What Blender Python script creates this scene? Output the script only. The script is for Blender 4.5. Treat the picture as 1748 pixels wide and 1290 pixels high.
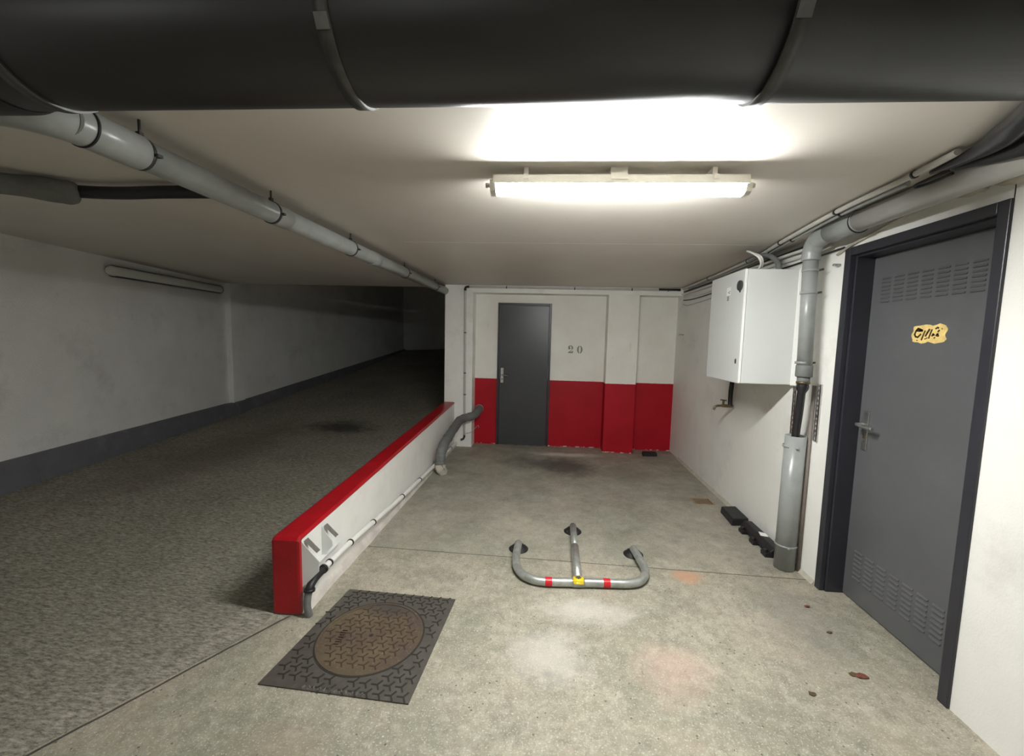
import bpy, bmesh, math, random
from mathutils import Vector, Matrix, noise
random.seed(7)
PI = math.pi
for o in list(bpy.data.objects): bpy.data.objects.remove(o)
S = bpy.context.scene
C = S.collection

# ---------------- camera, world, exposure ----------------
H = 1.52
cam = bpy.data.cameras.new('camera'); co = bpy.data.objects.new('camera', cam); C.objects.link(co)
cam.sensor_width = 36.0; cam.sensor_fit = 'HORIZONTAL'; cam.lens = 710 * 36 / 1748; cam.shift_x = -16 / 1748; cam.clip_start = .02
R_ = (0.9974, 0.0671, 0.0250); D_ = (0.0309, -0.0893, -0.9955); F_ = (-0.0646, 0.9937, -0.0911)
m = Matrix.Identity(4)
for i in range(3):
    m[i][0] = R_[i]; m[i][1] = -D_[i]; m[i][2] = -F_[i]
m = m.to_3x3(); q = m.to_quaternion(); q.normalize()
co.rotation_mode = 'QUATERNION'; co.rotation_quaternion = q; co.location = (0, 0, H)
S.camera = co
w = bpy.data.worlds.new('world'); S.world = w; w.use_nodes = True
w.node_tree.nodes['Background'].inputs[0].default_value = (.55, .6, .7, 1)
w.node_tree.nodes['Background'].inputs[1].default_value = 0.0
vs = S.view_settings; vs.view_transform = 'Standard'; vs.look = 'None'; vs.gamma = 1; vs.use_curve_mapping = False
vs.exposure = 3.2
LAMP = 26.0       # radiance of the ceiling lamp's diffuser
CEIL = 2.25

# ---------------- materials ----------------
def lin(c): return tuple(((v/255)/12.92 if v/255 <= .04045 else ((v/255+.055)/1.055)**2.4) for v in c)
class NT:
    def __init__(s, name):
        s.m = bpy.data.materials.new(name); s.m.use_nodes = True; s.t = s.m.node_tree; s.b = s.t.nodes['Principled BSDF']
        s.pos = s.t.nodes.new('ShaderNodeNewGeometry').outputs['Position']
    def n(s, k, **kw):
        a = s.t.nodes.new(k)
        for x, y in kw.items(): setattr(a, x, y)
        return a
    def l(s, a, b): s.t.links.new(a, b)
    def noise(s, sc, det=4, rough=.55, vec=None, stretch=None):
        a = s.n('ShaderNodeTexNoise'); a.inputs['Scale'].default_value = sc; a.inputs['Detail'].default_value = det; a.inputs['Roughness'].default_value = rough
        v = vec or s.pos
        if stretch:
            mp = s.n('ShaderNodeMapping'); mp.inputs['Scale'].default_value = stretch; s.l(v, mp.inputs['Vector']); v = mp.outputs[0]
        s.l(v, a.inputs['Vector']); return a.outputs['Fac']
    def ramp(s, f, stops):
        r = s.n('ShaderNodeValToRGB'); e = r.color_ramp.elements
        while len(e) < len(stops): e.new(.5)
        for i, (p, c) in enumerate(stops):
            e[i].position = p; e[i].color = (tuple(c) + (1,)) if not isinstance(c, (int, float)) else (c, c, c, 1)
        s.l(f, r.inputs[0]); return r.outputs[0]
    def math(s, op, a, b=None, c=None):
        x = s.n('ShaderNodeMath', operation=op)
        for i, v in enumerate((a, b, c)):
            if v is None: continue
            if isinstance(v, (int, float)): x.inputs[i].default_value = v
            else: s.l(v, x.inputs[i])
        return x.outputs[0]
    def mix(s, f, a, b, mode='MIX'):
        x = s.n('ShaderNodeMix', data_type='RGBA', blend_type=mode)
        for i, v in ((0, f), (6, a), (7, b)):
            if isinstance(v, (int, float)) : x.inputs[i].default_value = v
            elif isinstance(v, tuple): x.inputs[i].default_value = v + (1,) if len(v) == 3 else v
            else: s.l(v, x.inputs[i])
        return x.outputs[2]
    def col(s, c):
        if isinstance(c, tuple): s.b.inputs['Base Color'].default_value = c + (1,)
        else: s.l(c, s.b.inputs['Base Color'])
    def rough(s, v):
        if isinstance(v, float): s.b.inputs['Roughness'].default_value = v
        else: s.l(v, s.b.inputs['Roughness'])
    def bump(s, h, st=.3, d=.01):
        x = s.n('ShaderNodeBump'); x.inputs['Strength'].default_value = st; x.inputs['Distance'].default_value = d
        s.l(h, x.inputs['Height']); s.l(x.outputs[0], s.b.inputs['Normal'])
    def xyz(s):
        x = s.n('ShaderNodeSeparateXYZ'); s.l(s.pos, x.inputs[0]); return x.outputs
    def spot(s, cx, cy, rx, ry, wob=.5, sc=6):
        x, y, z = s.xyz()
        a = s.math('DIVIDE', s.math('SUBTRACT', x, cx), rx); b = s.math('DIVIDE', s.math('SUBTRACT', y, cy), ry)
        d = s.math('SQRT', s.math('ADD', s.math('MULTIPLY', a, a), s.math('MULTIPLY', b, b)))
        d = s.math('ADD', d, s.math('MULTIPLY', s.math('SUBTRACT', s.noise(sc, 5, .65), .5), wob * 3))
        r = s.n('ShaderNodeMapRange'); r.inputs[1].default_value = 1.15; r.inputs[2].default_value = .35; s.l(d, r.inputs[0]); return r.outputs[0]
    def line(s, nx, ny, c, wdt, wob=.02, sc=4):
        x, y, z = s.xyz()
        d = s.math('ADD', s.math('ADD', s.math('MULTIPLY', x, nx), s.math('MULTIPLY', y, ny)), c)
        d = s.math('ABSOLUTE', s.math('ADD', d, s.math('MULTIPLY', s.math('SUBTRACT', s.noise(sc, 5, .6), .5), wob)))
        return s.math('LESS_THAN', d, wdt)

def paint(name, c, r=.6, var=.06, sc=3, bsc=90, bst=.15, dirt=None, metal=0, spec=.5):
    t = NT(name)
    lo = tuple(max(0, v * (1 - var)) for v in c); hi = tuple(min(1, v * (1 + var)) for v in c)
    base = t.ramp(t.noise(sc, 5, .6), [(.3, lo), (.7, hi)])
    if dirt:
        base = t.mix(t.ramp(t.noise(2.3, 6, .7), [(.55, 0.0), (.75, dirt[1])]), base, dirt[0])
    t.col(base); t.rough(float(r)); t.b.inputs['Metallic'].default_value = metal; t.b.inputs['Specular IOR Level'].default_value = spec
    if bst: t.bump(t.noise(bsc, 3, .6), bst, .004)
    return t.m

def concrete_floor():
    t = NT('bay_concrete')
    a = t.ramp(t.noise(1.1, 6, .62), [(.34, (.22, .212, .155)), (.48, (.32, .295, .225)), (.64, (.42, .36, .285))])
    a = t.mix(t.ramp(t.noise(4.5, 9, .8), [(.47, 0.0), (.60, .7)]), a, (.17, .175, .13))
    a = t.mix(t.ramp(t.noise(3.3, 9, .8), [(.50, 0.0), (.62, .55)]), a, (.50, .46, .37))
    a = t.mix(t.ramp(t.noise(14, 8, .8), [(.5, 0.0), (.62, .5)]), a, (.50, .47, .39))
    a = t.mix(t.ramp(t.noise(30, 6, .85, stretch=(1, .7, 1)), [(.5, 0.0), (.60, .45)]), a, (.14, .13, .10))
    a = t.mix(t.ramp(t.noise(2.6, 4, .6, stretch=(1, .8, 1)), [(.55, 0.0), (.7, .3)]), a, (.52, .40, .31))
    a = t.mix(t.ramp(t.noise(70, 6, .8), [(.35, .5), (.6, 0.0)]), a, (.23, .215, .17))
    a = t.mix(t.ramp(t.noise(120, 3, .7), [(.57, 0.0), (.66, .7)]), a, (.66, .63, .54))
    v = t.n('ShaderNodeTexVoronoi'); v.inputs['Scale'].default_value = 26; t.l(t.pos, v.inputs['Vector'])
    pit = t.math('MULTIPLY', t.math('LESS_THAN', v.outputs['Distance'], .11), t.math('GREATER_THAN', t.noise(3.1, 3), .48))
    a = t.mix(t.math('MULTIPLY', pit, .75), a, (.06, .052, .04))
    # worn band nearer the back wall: darker tyre dust
    x, y, z = t.xyz()
    far = t.n('ShaderNodeMapRange'); far.inputs[1].default_value = 2.75; far.inputs[2].default_value = 2.9; t.l(y, far.inputs[0])
    a = t.mix(t.math('MULTIPLY', far.outputs[0], .38), a, t.ramp(t.noise(2.0, 7, .75), [(.35, (.12, .115, .098)), (.65, (.40, .38, .33))]))
    for (cx, cy, rx, ry, k, c) in [(.25, 4.95, .42, .42, .8, (.055, .052, .048)), (-.15, 5.1, .5, .25, .5, (.10, .095, .085)), (.95, 4.8, .35, .4, .35, (.12, .11, .1)),
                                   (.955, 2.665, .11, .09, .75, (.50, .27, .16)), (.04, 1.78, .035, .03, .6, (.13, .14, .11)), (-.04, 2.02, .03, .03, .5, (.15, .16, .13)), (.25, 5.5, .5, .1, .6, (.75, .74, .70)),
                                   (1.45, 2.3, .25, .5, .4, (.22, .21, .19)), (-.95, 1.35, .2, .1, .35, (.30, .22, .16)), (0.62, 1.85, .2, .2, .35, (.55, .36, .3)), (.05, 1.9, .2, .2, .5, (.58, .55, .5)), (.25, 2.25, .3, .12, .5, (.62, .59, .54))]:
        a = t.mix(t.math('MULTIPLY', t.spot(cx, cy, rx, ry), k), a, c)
    ln = t.line(.034, 1, -2.778, .0045, .012)
    a = t.mix(t.math('MULTIPLY', ln, .85), a, (.05, .046, .04))
    lr = t.math('MULTIPLY', t.line(.872, -.49, 2.187, .006, .02), t.math('LESS_THAN', y, 2.04))
    a = t.mix(t.math('MULTIPLY', lr, .9), a, (.03, .028, .024))
    t.col(a); t.rough(.62 if False else t.ramp(t.noise(5, 4), [(.3, .55), (.7, .8)]))
    t.bump(t.math('ADD', t.noise(60, 5, .7), t.math('MULTIPLY', ln, -1)), .35, .006)
    return t.m

def ramp_mat():
    t = NT('ramp_concrete')
    a = t.ramp(t.noise(1.3, 5, .6), [(.3, (.27, .25, .20)), (.7, (.38, .35, .285))])
    st = t.noise(46, 6, .8, stretch=(.6, 1.9, 1))
    a = t.mix(t.ramp(st, [(.38, .85), (.53, 0.0)]), a, (.09, .08, .065))
    a = t.mix(t.ramp(st, [(.54, 0.0), (.66, .7)]), a, (.62, .58, .49))
    for (cx, cy, rx, ry, k, c) in [(-2.9, 5.7, .5, .35, .8, (.03, .028, .026)), (-3.6, 4.2, .5, 1.5, .5, (.13, .09, .085))]:
        a = t.mix(t.math('MULTIPLY', t.spot(cx, cy, rx, ry), k), a, c)
    t.col(a); t.rough(.85)
    wv = t.n('ShaderNodeTexWave', wave_type='BANDS', bands_direction='Y'); wv.inputs['Scale'].default_value = 11; wv.inputs['Distortion'].default_value = 9; wv.inputs['Detail'].default_value = 6; wv.inputs['Detail Scale'].default_value = 5; wv.inputs['Detail Roughness'].default_value = .7
    t.l(t.pos, wv.inputs['Vector'])
    t.bump(t.math('ADD', t.math('MULTIPLY', wv.outputs['Fac'], .35), t.math('MULTIPLY', st, 2.2)), .6, .012)
    return t.m

def band_wall(name):
    t = NT(name)
    wht = t.ramp(t.noise(2.2, 5, .6), [(.3, (.80, .765, .70)), (.7, (.88, .86, .81))])
    wht = t.mix(t.ramp(t.noise(9, 7, .8, stretch=(1, 1, .35)), [(.62, 0.0), (.72, .35)]), wht, (.45, .42, .37))
    red = t.ramp(t.noise(3, 5, .6), [(.3, (.36, .004, .012)), (.7, (.45, .006, .018))])
    x, y, z = t.xyz()
    k = t.math('LESS_THAN', t.math('ADD', z, t.math('MULTIPLY', t.math('SUBTRACT', t.noise(30, 2), .5), .006)), .958)
    chip = t.math('MULTIPLY', t.math('LESS_THAN', z, .014), t.math('GREATER_THAN', t.noise(9, 4), .5))
    red = t.mix(chip, red, (.6, .5, .46))
    t.col(t.mix(k, wht, red)); t.rough(.5); t.b.inputs['Specular IOR Level'].default_value = .25; t.bump(t.noise(60, 4, .6), .2, .004); return t.m

def galv(name, c, r=.38, metal=.85, speck=True):
    t = NT(name)
    a = t.ramp(t.noise(25, 4, .6), [(.35, tuple(v * .72 for v in c)), (.65, c)])
    if speck: a = t.mix(t.ramp(t.noise(120, 3, .8), [(.62, 0.0), (.7, .7)]), a, (.75, .74, .7))
    t.col(a); t.rough(r); t.b.inputs['Metallic'].default_value = metal; return t.m

M = {}
M['floor'] = concrete_floor(); M['ramp'] = ramp_mat()
t = NT('ceiling_paint'); a = t.ramp(t.noise(1.5, 5, .6), [(.3, (.65, .61, .55)), (.7, (.71, .67, .615))])
a = t.mix(t.math('MULTIPLY', t.math('MULTIPLY', t.line(0.006, 1, -3.221, .006, .006), t.math('GREATER_THAN', t.xyz()[0], -1.15)), t.ramp(t.noise(5, 4), [(.3, .3), (.6, 1.0)])), a, (1.0, 1.0, .96))
a = t.mix(t.math('MULTIPLY', t.math('GREATER_THAN', t.noise(19, 2), .79), .6), a, (.15, .13, .12))
t.col(a); t.rough(.5); t.bump(t.noise(40, 4), .12, .003); M['ceiling'] = t.m
M['white_wall'] = paint('white_wall_paint', (.82, .81, .77), .6, .04, 2, 110, .35, ((.50, .47, .42), .35))
M['stucco'] = paint('rough_white_wall', (.84, .84, .82), .8, .06, 2, 75, 1.0, ((.47, .46, .43), .4))
M['band'] = band_wall('two_tone_wall_paint')
M['pillar_white'] = paint('pillar_paint', (.86, .85, .81), .6, .05, 3, 80, .25, ((.52, .5, .44), .4))
M['curb'] = paint('curb_grey_paint', (.145, .145, .165), .75, .12, 6, 60, .4, ((.3, .3, .32), .5))
M['red'] = paint('red_gloss_paint', (.36, .004, .010), .35, .15, 5, 60, .35, ((.46, .05, .045), .45))
M['barrier_white'] = paint('barrier_white_paint', (.80, .79, .76), .5, .05, 4, 70, .3, ((.62, .58, .52), .4))
M['duct'] = paint('shade_darkened_pvc', (.017, .017, .017), .42, .12, 5, 200, .05)  # grey PVC; the unlit near side's shadow is put into this dark colour
M['strap'] = galv('strap_steel', (.09, .09, .085), .5, .7, False)
M['plinth'] = paint('chipped_white_plaster', (.60, .56, .51), .7, .18, 9, 40, .6, ((.40, .36, .31), .5))
M['lug'] = galv('lug_steel', (.16, .16, .15), .5, .5, False)
M['pipe'] = paint('grey_pvc', (.30, .315, .305), .3, .10, 9, 90, .06, ((.15, .15, .14), .5))
M['pipe_light'] = paint('light_grey_pvc', (.48, .47, .45), .3, .06, 9, 90, .06)
M['conduit'] = paint('pale_conduit', (.50, .48, .45), .4, .06, 9, 90, .05)
M['conduit_white'] = paint('white_painted_conduit', (.74, .73, .70), .4, .05, 9, 90, .05)
M['black'] = paint('black_rubber', (.012, .012, .013), .5, .2, 30, 60, .3)
M['blackgloss'] = paint('black_plastic', (.018, .018, .02), .3, .1, 30, 60, .1)
M['door'] = paint('charcoal_door_paint', (.105, .107, .112), .38, .09, 2.5, 140, .10, ((.14, .14, .145), .5))
M['door_far'] = paint('dark_grey_gloss_door', (.050, .051, .056), .32, .07, 3, 140, .08)
M['frame'] = paint('dark_frame_paint', (.028, .028, .036), .35, .12, 6, 90, .15)
M['steel'] = galv('brushed_steel', (.60, .60, .58), .32, .9, False)
M['galv'] = galv('galvanised_steel', (.50, .52, .49), .38, .65)
M['brass'] = galv('aged_brass', (.20, .16, .09), .45, .8, False)
M['cab'] = paint('cabinet_enamel', (.62, .635, .62), .38, .02, 3, 300, .02)
M['cab_edge'] = paint('cabinet_edge', (.85, .85, .83), .4, .02, 3, 300, .02)
M['paper'] = paint('label_paper', (.85, .84, .80), .6, .03, 5, 100, 0)
M['ink'] = paint('dark_ink', (.04, .04, .04), .6, .03, 5, 100, 0)
M['stencil'] = paint('grey_stencil_paint', (.23, .225, .20), .6, .08, 50, 100, 0)
M['brownpipe'] = paint('brownish_pipe', (.20, .17, .15), .6, .1, 12, 60, .2)
M['groove'] = paint('dirt_filled_tread', (.022, .018, .014), .8, .2, 20, 100, 0)
M['groove_rust'] = paint('dirt_filled_rusty_tread', (.045, .026, .014), .8, .2, 20, 100, 0)
M['yellow'] = paint('yellow_sticker', (.80, .60, .22), .5, .15, 40, 100, 0)
M['brownink'] = paint('brown_marker', (.06, .035, .01), .6, .1, 30, 100, 0)
M['redtape'] = paint('red_tape', (.60, .01, .02), .35, .05, 30, 100, 0)
M['yellowtape'] = paint('yellow_tape', (.85, .62, .03), .4, .05, 30, 100, 0)
M['insul'] = paint('grey_insulation', (.15, .155, .15), .65, .15, 14, 50, .4)
M['tan'] = paint('dirty_plaster', (.46, .43, .36), .8, .2, 12, 40, .6)
M['sleeve'] = paint('foam_sleeve', (.16, .165, .155), .9, .2, 12, 60, .7)
M['lampbody'] = paint('lamp_housing', (.72, .70, .62), .5, .02, 3, 100, 0)
M['cast'] = galv('cast_iron', (.115, .104, .09), .5, .35, False)
t = NT('rusty_iron'); a = t.ramp(t.noise(7, 5, .65), [(.3, (.085, .06, .055)), (.5, (.115, .085, .055)), (.7, (.155, .12, .07))])
a = t.mix(t.ramp(t.noise(90, 3, .8), [(.6, 0.0), (.72, .5)]), a, (.5, .42, .3))
a = t.mix(t.math('MULTIPLY', t.spot(-.83, 2.13, .16, .06, .3, 12), .7), a, (.06, .055, .06))
t.col(a); t.rough(.55); t.b.inputs['Metallic'].default_value = .3; t.bump(t.noise(90, 4), .4, .003); M['rust'] = t.m
M['grate'] = paint('rusty_grate', (.30, .21, .12), .6, .3, 60, 90, .2)
M['leaf'] = paint('dry_leaf', (.16, .05, .03), .8, .3, 40, 80, .3)
M['leafb'] = paint('brown_leaf', (.10, .07, .03), .8, .3, 40, 80, .3)
t = NT('lamp_diffuser'); e = t.b; e.inputs['Emission Color'].default_value = (.985, 1, .975, 1); e.inputs['Emission Strength'].default_value = LAMP
e.inputs['Base Color'].default_value = (.9, .9, .88, 1); M['glow'] = t.m
t = NT('lamp_diffuser_aisle'); e = t.b; e.inputs['Emission Color'].default_value = (.985, 1, .975, 1); e.inputs['Emission Strength'].default_value = LAMP * .10
e.inputs['Base Color'].default_value = (.9, .9, .88, 1); M['glow_back'] = t.m
t = NT('clear_cover'); t.col((.72, .76, .71)); t.rough(.2); M['cover'] = t.m

# ---------------- mesh helpers ----------------
class MB:
    def __init__(s): s.bm = bmesh.new()
    def face(s, pts):
        return s.bm.faces.new([s.bm.verts.new(p) for p in pts])
    def box(s, x0, x1, y0, y1, z0, z1, M4=None):
        v = [s.bm.verts.new((x, y, z)) for x in (x0, x1) for y in (y0, y1) for z in (z0, z1)]
        for f in ((0, 1, 3, 2), (4, 6, 7, 5), (0, 4, 5, 1), (2, 3, 7, 6), (0, 2, 6, 4), (1, 5, 7, 3)): s.bm.faces.new([v[i] for i in f])
        if M4 is not None:
            for a in v: a.co = M4 @ a.co
        return s
    def hexa(s, bot, top):
        v = [s.bm.verts.new(p) for p in list(bot) + list(top)]; n = len(bot)
        s.bm.faces.new(v[:n][::-1]); s.bm.faces.new(v[n:])
        for i in range(n): s.bm.faces.new([v[i], v[(i+1) % n], v[n+(i+1) % n], v[n+i]])
        return s
    def tube(s, pts, r, n=20, cap=True, wob=0.0, ringf=None, hollow=None):
        pts = [Vector(p) for p in pts]; rs = list(r) if isinstance(r, (list, tuple)) else [r] * len(pts)
        if len(rs) != len(pts):
            q_ = [(len(rs) - 1) * i / (len(pts) - 1) for i in range(len(pts))]; rs = [rs[int(u)] + (rs[min(int(u) + 1, len(rs) - 1)] - rs[int(u)]) * (u - int(u)) for u in q_]
        T = []
        for i in range(len(pts)):
            a = pts[max(i-1, 0)]; b = pts[min(i+1, len(pts)-1)]; T.append((b - a).normalized())
        u = T[0].orthogonal().normalized(); rings = []
        for i, p in enumerate(pts):
            u = (u - T[i] * u.dot(T[i])).normalized(); v = T[i].cross(u)
            rr = rs[i]
            ring = []
            for k in range(n):
                an = 2 * PI * k / n; k2 = rr
                if wob: k2 *= 1 + wob * noise.noise(Vector((p.x * 9 + math.cos(an), p.y * 9 + math.sin(an), p.z * 9)))
                ring.append(s.bm.verts.new(p + (u * math.cos(an) + v * math.sin(an)) * k2))
            rings.append(ring)
        for a, b in zip(rings, rings[1:]):
            for k in range(n):
                f = s.bm.faces.new([a[k], a[(k+1) % n], b[(k+1) % n], b[k]]); f.smooth = True
        if cap:
            s.bm.faces.new(rings[0][::-1]); s.bm.faces.new(rings[-1])
        return s
    def ring(s, c, d, r0, r1, w, n=28):   # a flat band around an axis: outer radius r1, inner r0, width w
        c = Vector(c); d = Vector(d).normalized(); u = d.orthogonal().normalized(); v = d.cross(u)
        L = []
        for k in range(n):
            e = u * math.cos(2*PI*k/n) + v * math.sin(2*PI*k/n)
            L.append([s.bm.verts.new(c + e*rr + d*h) for rr, h in ((r0, -w/2), (r1, -w/2), (r1, w/2), (r0, w/2))])
        for k in range(n):
            a, b = L[k], L[(k+1) % n]
            for j in range(4):
                f = s.bm.faces.new([a[j], a[(j+1) % 4], b[(j+1) % 4], b[j]]); f.smooth = (j == 1)
        return s
    def prism(s, poly, z0, z1, fn=None):
        fn = fn or (lambda x, y, z: (x, y, z))
        a = [s.bm.verts.new(fn(x, y, z0)) for x, y in poly]; b = [s.bm.verts.new(fn(x, y, z1)) for x, y in poly]; n = len(poly)
        s.bm.faces.new(a[::-1]); s.bm.faces.new(b)
        for i in range(n): s.bm.faces.new([a[i], a[(i+1) % n], b[(i+1) % n], b[i]])
        return s
    def ball(s, c, r, sx=1, sy=1, sz=1, sub=2, wob=0):
        g = bmesh.ops.create_icosphere(s.bm, subdivisions=sub, radius=r)
        for v in g['verts']:
            if wob: v.co *= 1 + wob * noise.noise(v.co * (2.2 / r) + Vector(c))
            v.co = Vector((v.co.x * sx, v.co.y * sy, v.co.z * sz)) + Vector(c)
        for v in g['verts']:
            for f in v.link_faces: f.smooth = True
        return s
LOC = {}
def obj(name, mb, mat, parent=None, bevel=0, seg=2, label=None, mat2=None):
    me = bpy.data.meshes.new(name); bmesh.ops.recalc_face_normals(mb.bm, faces=mb.bm.faces)
    if parent is None:
        xs = [v.co for v in mb.bm.verts]
        o0 = Vector(((min(p.x for p in xs) + max(p.x for p in xs))/2, (min(p.y for p in xs) + max(p.y for p in xs))/2, min(p.z for p in xs)))
    else: o0 = LOC[parent.name]
    bmesh.ops.translate(mb.bm, verts=mb.bm.verts, vec=-o0)
    mb.bm.to_mesh(me); mb.bm.free(); me.materials.append(M[mat])
    if mat2: me.materials.append(M[mat2])
    o = bpy.data.objects.new(name, me); C.objects.link(o)
    if parent is None: o.location = o0
    else: o.parent = parent
    LOC[o.name] = o0.copy()
    if bevel:
        b = o.modifiers.new('bevel', 'BEVEL'); b.width = bevel; b.segments = seg; b.limit_method = 'ANGLE'; b.harden_normals = False
    if label: o['label'] = label
    return o
def tag(o, label, cat, group=None):
    o['label'] = label; o['category'] = cat
    if group: o['group'] = group
    return o
def thing(name, loc, label, cat, group=None):
    o = bpy.data.objects.new(name, None); C.objects.link(o); o.location = loc; LOC[o.name] = Vector(loc); o.empty_display_size = .1
    return tag(o, label, cat, group)
def struct(name, mb, mat, parent=None, bevel=0):
    o = obj(name, mb, mat, parent, bevel)
    if parent is None: o['kind'] = 'structure'
    return o
def smooth(pts, k=6):   # Catmull-Rom through points
    P = [Vector(p) for p in pts]; out = []
    for i in range(len(P) - 1):
        a = P[max(i-1, 0)]; b = P[i]; c = P[i+1]; d = P[min(i+2, len(P)-1)]
        for j in range(k):
            u = j / k
            out.append(.5 * ((2*b) + (c - a)*u + (2*a - 5*b + 4*c - d)*u*u + (3*b - a - 3*c + d)*u*u*u))
    out.append(P[-1]); return out

# ---------------- the setting ----------------
WX = 1.748          # right wall face
YB, YR = 5.70, 5.92  # pillar face and recessed wall face
def wlx(y): return -4.343 - .18 * (y - 3.198) if y < 5.97 else -4.80
b = MB(); b.box(-5.4, 2.4, -4, 6.3, -.25, 0); struct('floor', b, 'floor')
# ramp rising to the left and to the back
def interp(T, y):
    if y <= T[0][0]: return T[0][1]
    for (a, p), (c, q) in zip(T, T[1:]):
        if y <= c: return p + (q - p) * (y - a) / (c - a)
    return T[-1][1]
zL = [(-3, 0.004), (0, .12), (3, .235), (5.8, .27), (6.3, .335), (9.8, .64), (13.6, 1.10)]
zR = [(2.04, .004), (5.7, .15), (9.8, .72), (13.6, 1.28)]
def xr(y): return -1.382 - (2.04 - y) * .562 if y < 2.04 else -1.45
def rampz(x, y):
    xl = wlx(y); t_ = (x - xr(y)) / (xl - xr(y)) if xl < xr(y) - .01 else 0
    t_ = min(max(t_, 0), 1); s_ = t_ * .6 + .4 * t_ * t_ * (3 - 2 * t_)
    return interp(zR, y) * (1 - s_) + interp(zL, y) * s_
b = MB(); NY, NX = 90, 16; rows = []
for j in range(NY + 1):
    y = -2.6 + (13.6 + 2.6) * j / NY; xl = min(wlx(y) - .05, xr(y) - .02)
    rows.append([b.bm.verts.new((xr(y) + (xl - xr(y)) * i / NX, y, rampz(xr(y) + (xl - xr(y)) * i / NX, y))) for i in range(NX + 1)])
low = [[b.bm.verts.new((v.co.x, v.co.y, -.02)) for v in r] for r in rows]
for A, up in ((rows, 1), (low, 0)):
    for j in range(NY):
        for i in range(NX):
            f = b.bm.faces.new([A[j][i], A[j][i+1], A[j+1][i+1], A[j+1][i]]); f.smooth = bool(up)
for j in range(NY):
    for i in (0, NX): b.bm.faces.new([rows[j][i], rows[j+1][i], low[j+1][i], low[j][i]])
for i in range(NX):
    for j in (0, NY): b.bm.faces.new([rows[j][i], rows[j][i+1], low[j][i+1], low[j][i]])
struct('floor_ramp', b, 'ramp')
# ceiling slab of the bay, and the higher soffit over the far ramp
b = MB(); b.box(-5.4, 2.4, -4, YR + .1, CEIL, CEIL + .45); struct('ceiling', b, 'ceiling')
b = MB(); b.hexa([(-5.4, YR + .1, CEIL + .4), (-1.2, YR + .1, CEIL + .4), (-1.2, 14, 3.5), (-5.4, 14, 3.5)], [(-5.4, YR + .1, CEIL + .6), (-1.2, YR + .1, CEIL + .6), (-1.2, 14, 3.7), (-5.4, 14, 3.7)]); struct('ceiling_ramp', b, 'ceiling')
# left wall: near stretch, a shallow pier, far stretch
b = MB(); b.hexa([(wlx(-4), -4, -.1), (-4.841, 5.97, -.1), (-5.3, 5.97, -.1), (-5.0, -4, -.1)], [(wlx(-4), -4, CEIL), (-4.841, 5.97, CEIL), (-5.3, 5.97, CEIL), (-5.0, -4, CEIL)]); struct('wall_left', b, 'stucco')
b = MB(); b.box(-5.3, -4.765, 5.97, 6.22, -.1, CEIL + .5); struct('wall_left_pier', b, 'stucco', None, .012)
b = MB(); b.box(-5.3, -4.80, 6.22, 14, -.1, 3.7); struct('wall_left_far', b, 'stucco')
b = MB(); b.box(-5.3, -1.2, 13.5, 13.8, -.1, 3.7); struct('wall_ramp_end', b, 'stucco')
b = MB(); b.box(-1.449, -1.2, YB + .1, 13.5, -.1, 3.5); struct('wall_ramp_right', b, 'stucco')
b = MB(); b.box(-5.3, 2.4, -4.3, -4, -.1, CEIL + .2); struct('wall_behind', b, 'white_wall')
# grey painted kerb at the foot of the left wall
b = MB(); ys = [-2.5 + .25 * i for i in range(34)] + [5.97]
ys = sorted(set([y for y in ys if y <= 5.97])); prof = []
for y in ys:
    zt = max(interp([(-2.5, .12), (0, .36), (2.4, .46), (5.97, .458)], y), rampz(wlx(y), y) + .02); x = wlx(y)
    zb = rampz(x + .15, y)
    prof.append([b.bm.verts.new(p) for p in ((x - .02, y, zt), (x + .03, y, zt), (x + .055, y, zt - .02), (x + .10, y, zb - .01), (x - .02, y, zb - .05))])
for a, c in zip(prof, prof[1:]):
    for k in range(5): b.bm.faces.new([a[k], a[(k+1) % 5], c[(k+1) % 5], c[k]])
b.bm.faces.new(prof[0]); b.bm.faces.new(prof[-1][::-1]); struct('baseboard_left', b, 'curb')
b = MB(); prof = []
for y in [5.97 + i * .4 for i in range(20)]:
    zt = .462 + .0885 * max(0, y - 6.1); x = -4.80 + (.06 if y < 6.3 else 0)
    zb = rampz(-4.6, y) - .02
    prof.append([b.bm.verts.new(p) for p in ((x - .02, y, zt), (x + .04, y, zt), (x + .10, y, zb), (x - .02, y, zb - .05))])
for a, c in zip(prof, prof[1:]):
    for k in range(4): b.bm.faces.new([a[k], a[(k+1) % 4], c[(k+1) % 4], c[k]])
b.bm.faces.new(prof[0]); b.bm.faces.new(prof[-1][::-1]); struct('baseboard_left_far', b, 'curb')

# back wall: recessed panels, header, pillars
b = MB(); b.box(-1.2, 2.2, YR, YR + .25, -.1, CEIL); struct('wall_back', b, 'band')
b = MB(); b.box(-1.449, -1.055, YB, YR + .1, -.1, CEIL - .001); struct('wall_back_left_pillar', b, 'pillar_white', None, .008)
b = MB(); b.box(.775, 1.185, YB, YR + .01, -.1, 2.155); struct('wall_back_right_pillar', b, 'band', None, .006)
b = MB(); b.box(-1.056, WX + .02, YB + .004, YR + .01, 2.15, CEIL - .001); struct('trim_1', b, 'pillar_white')
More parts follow.
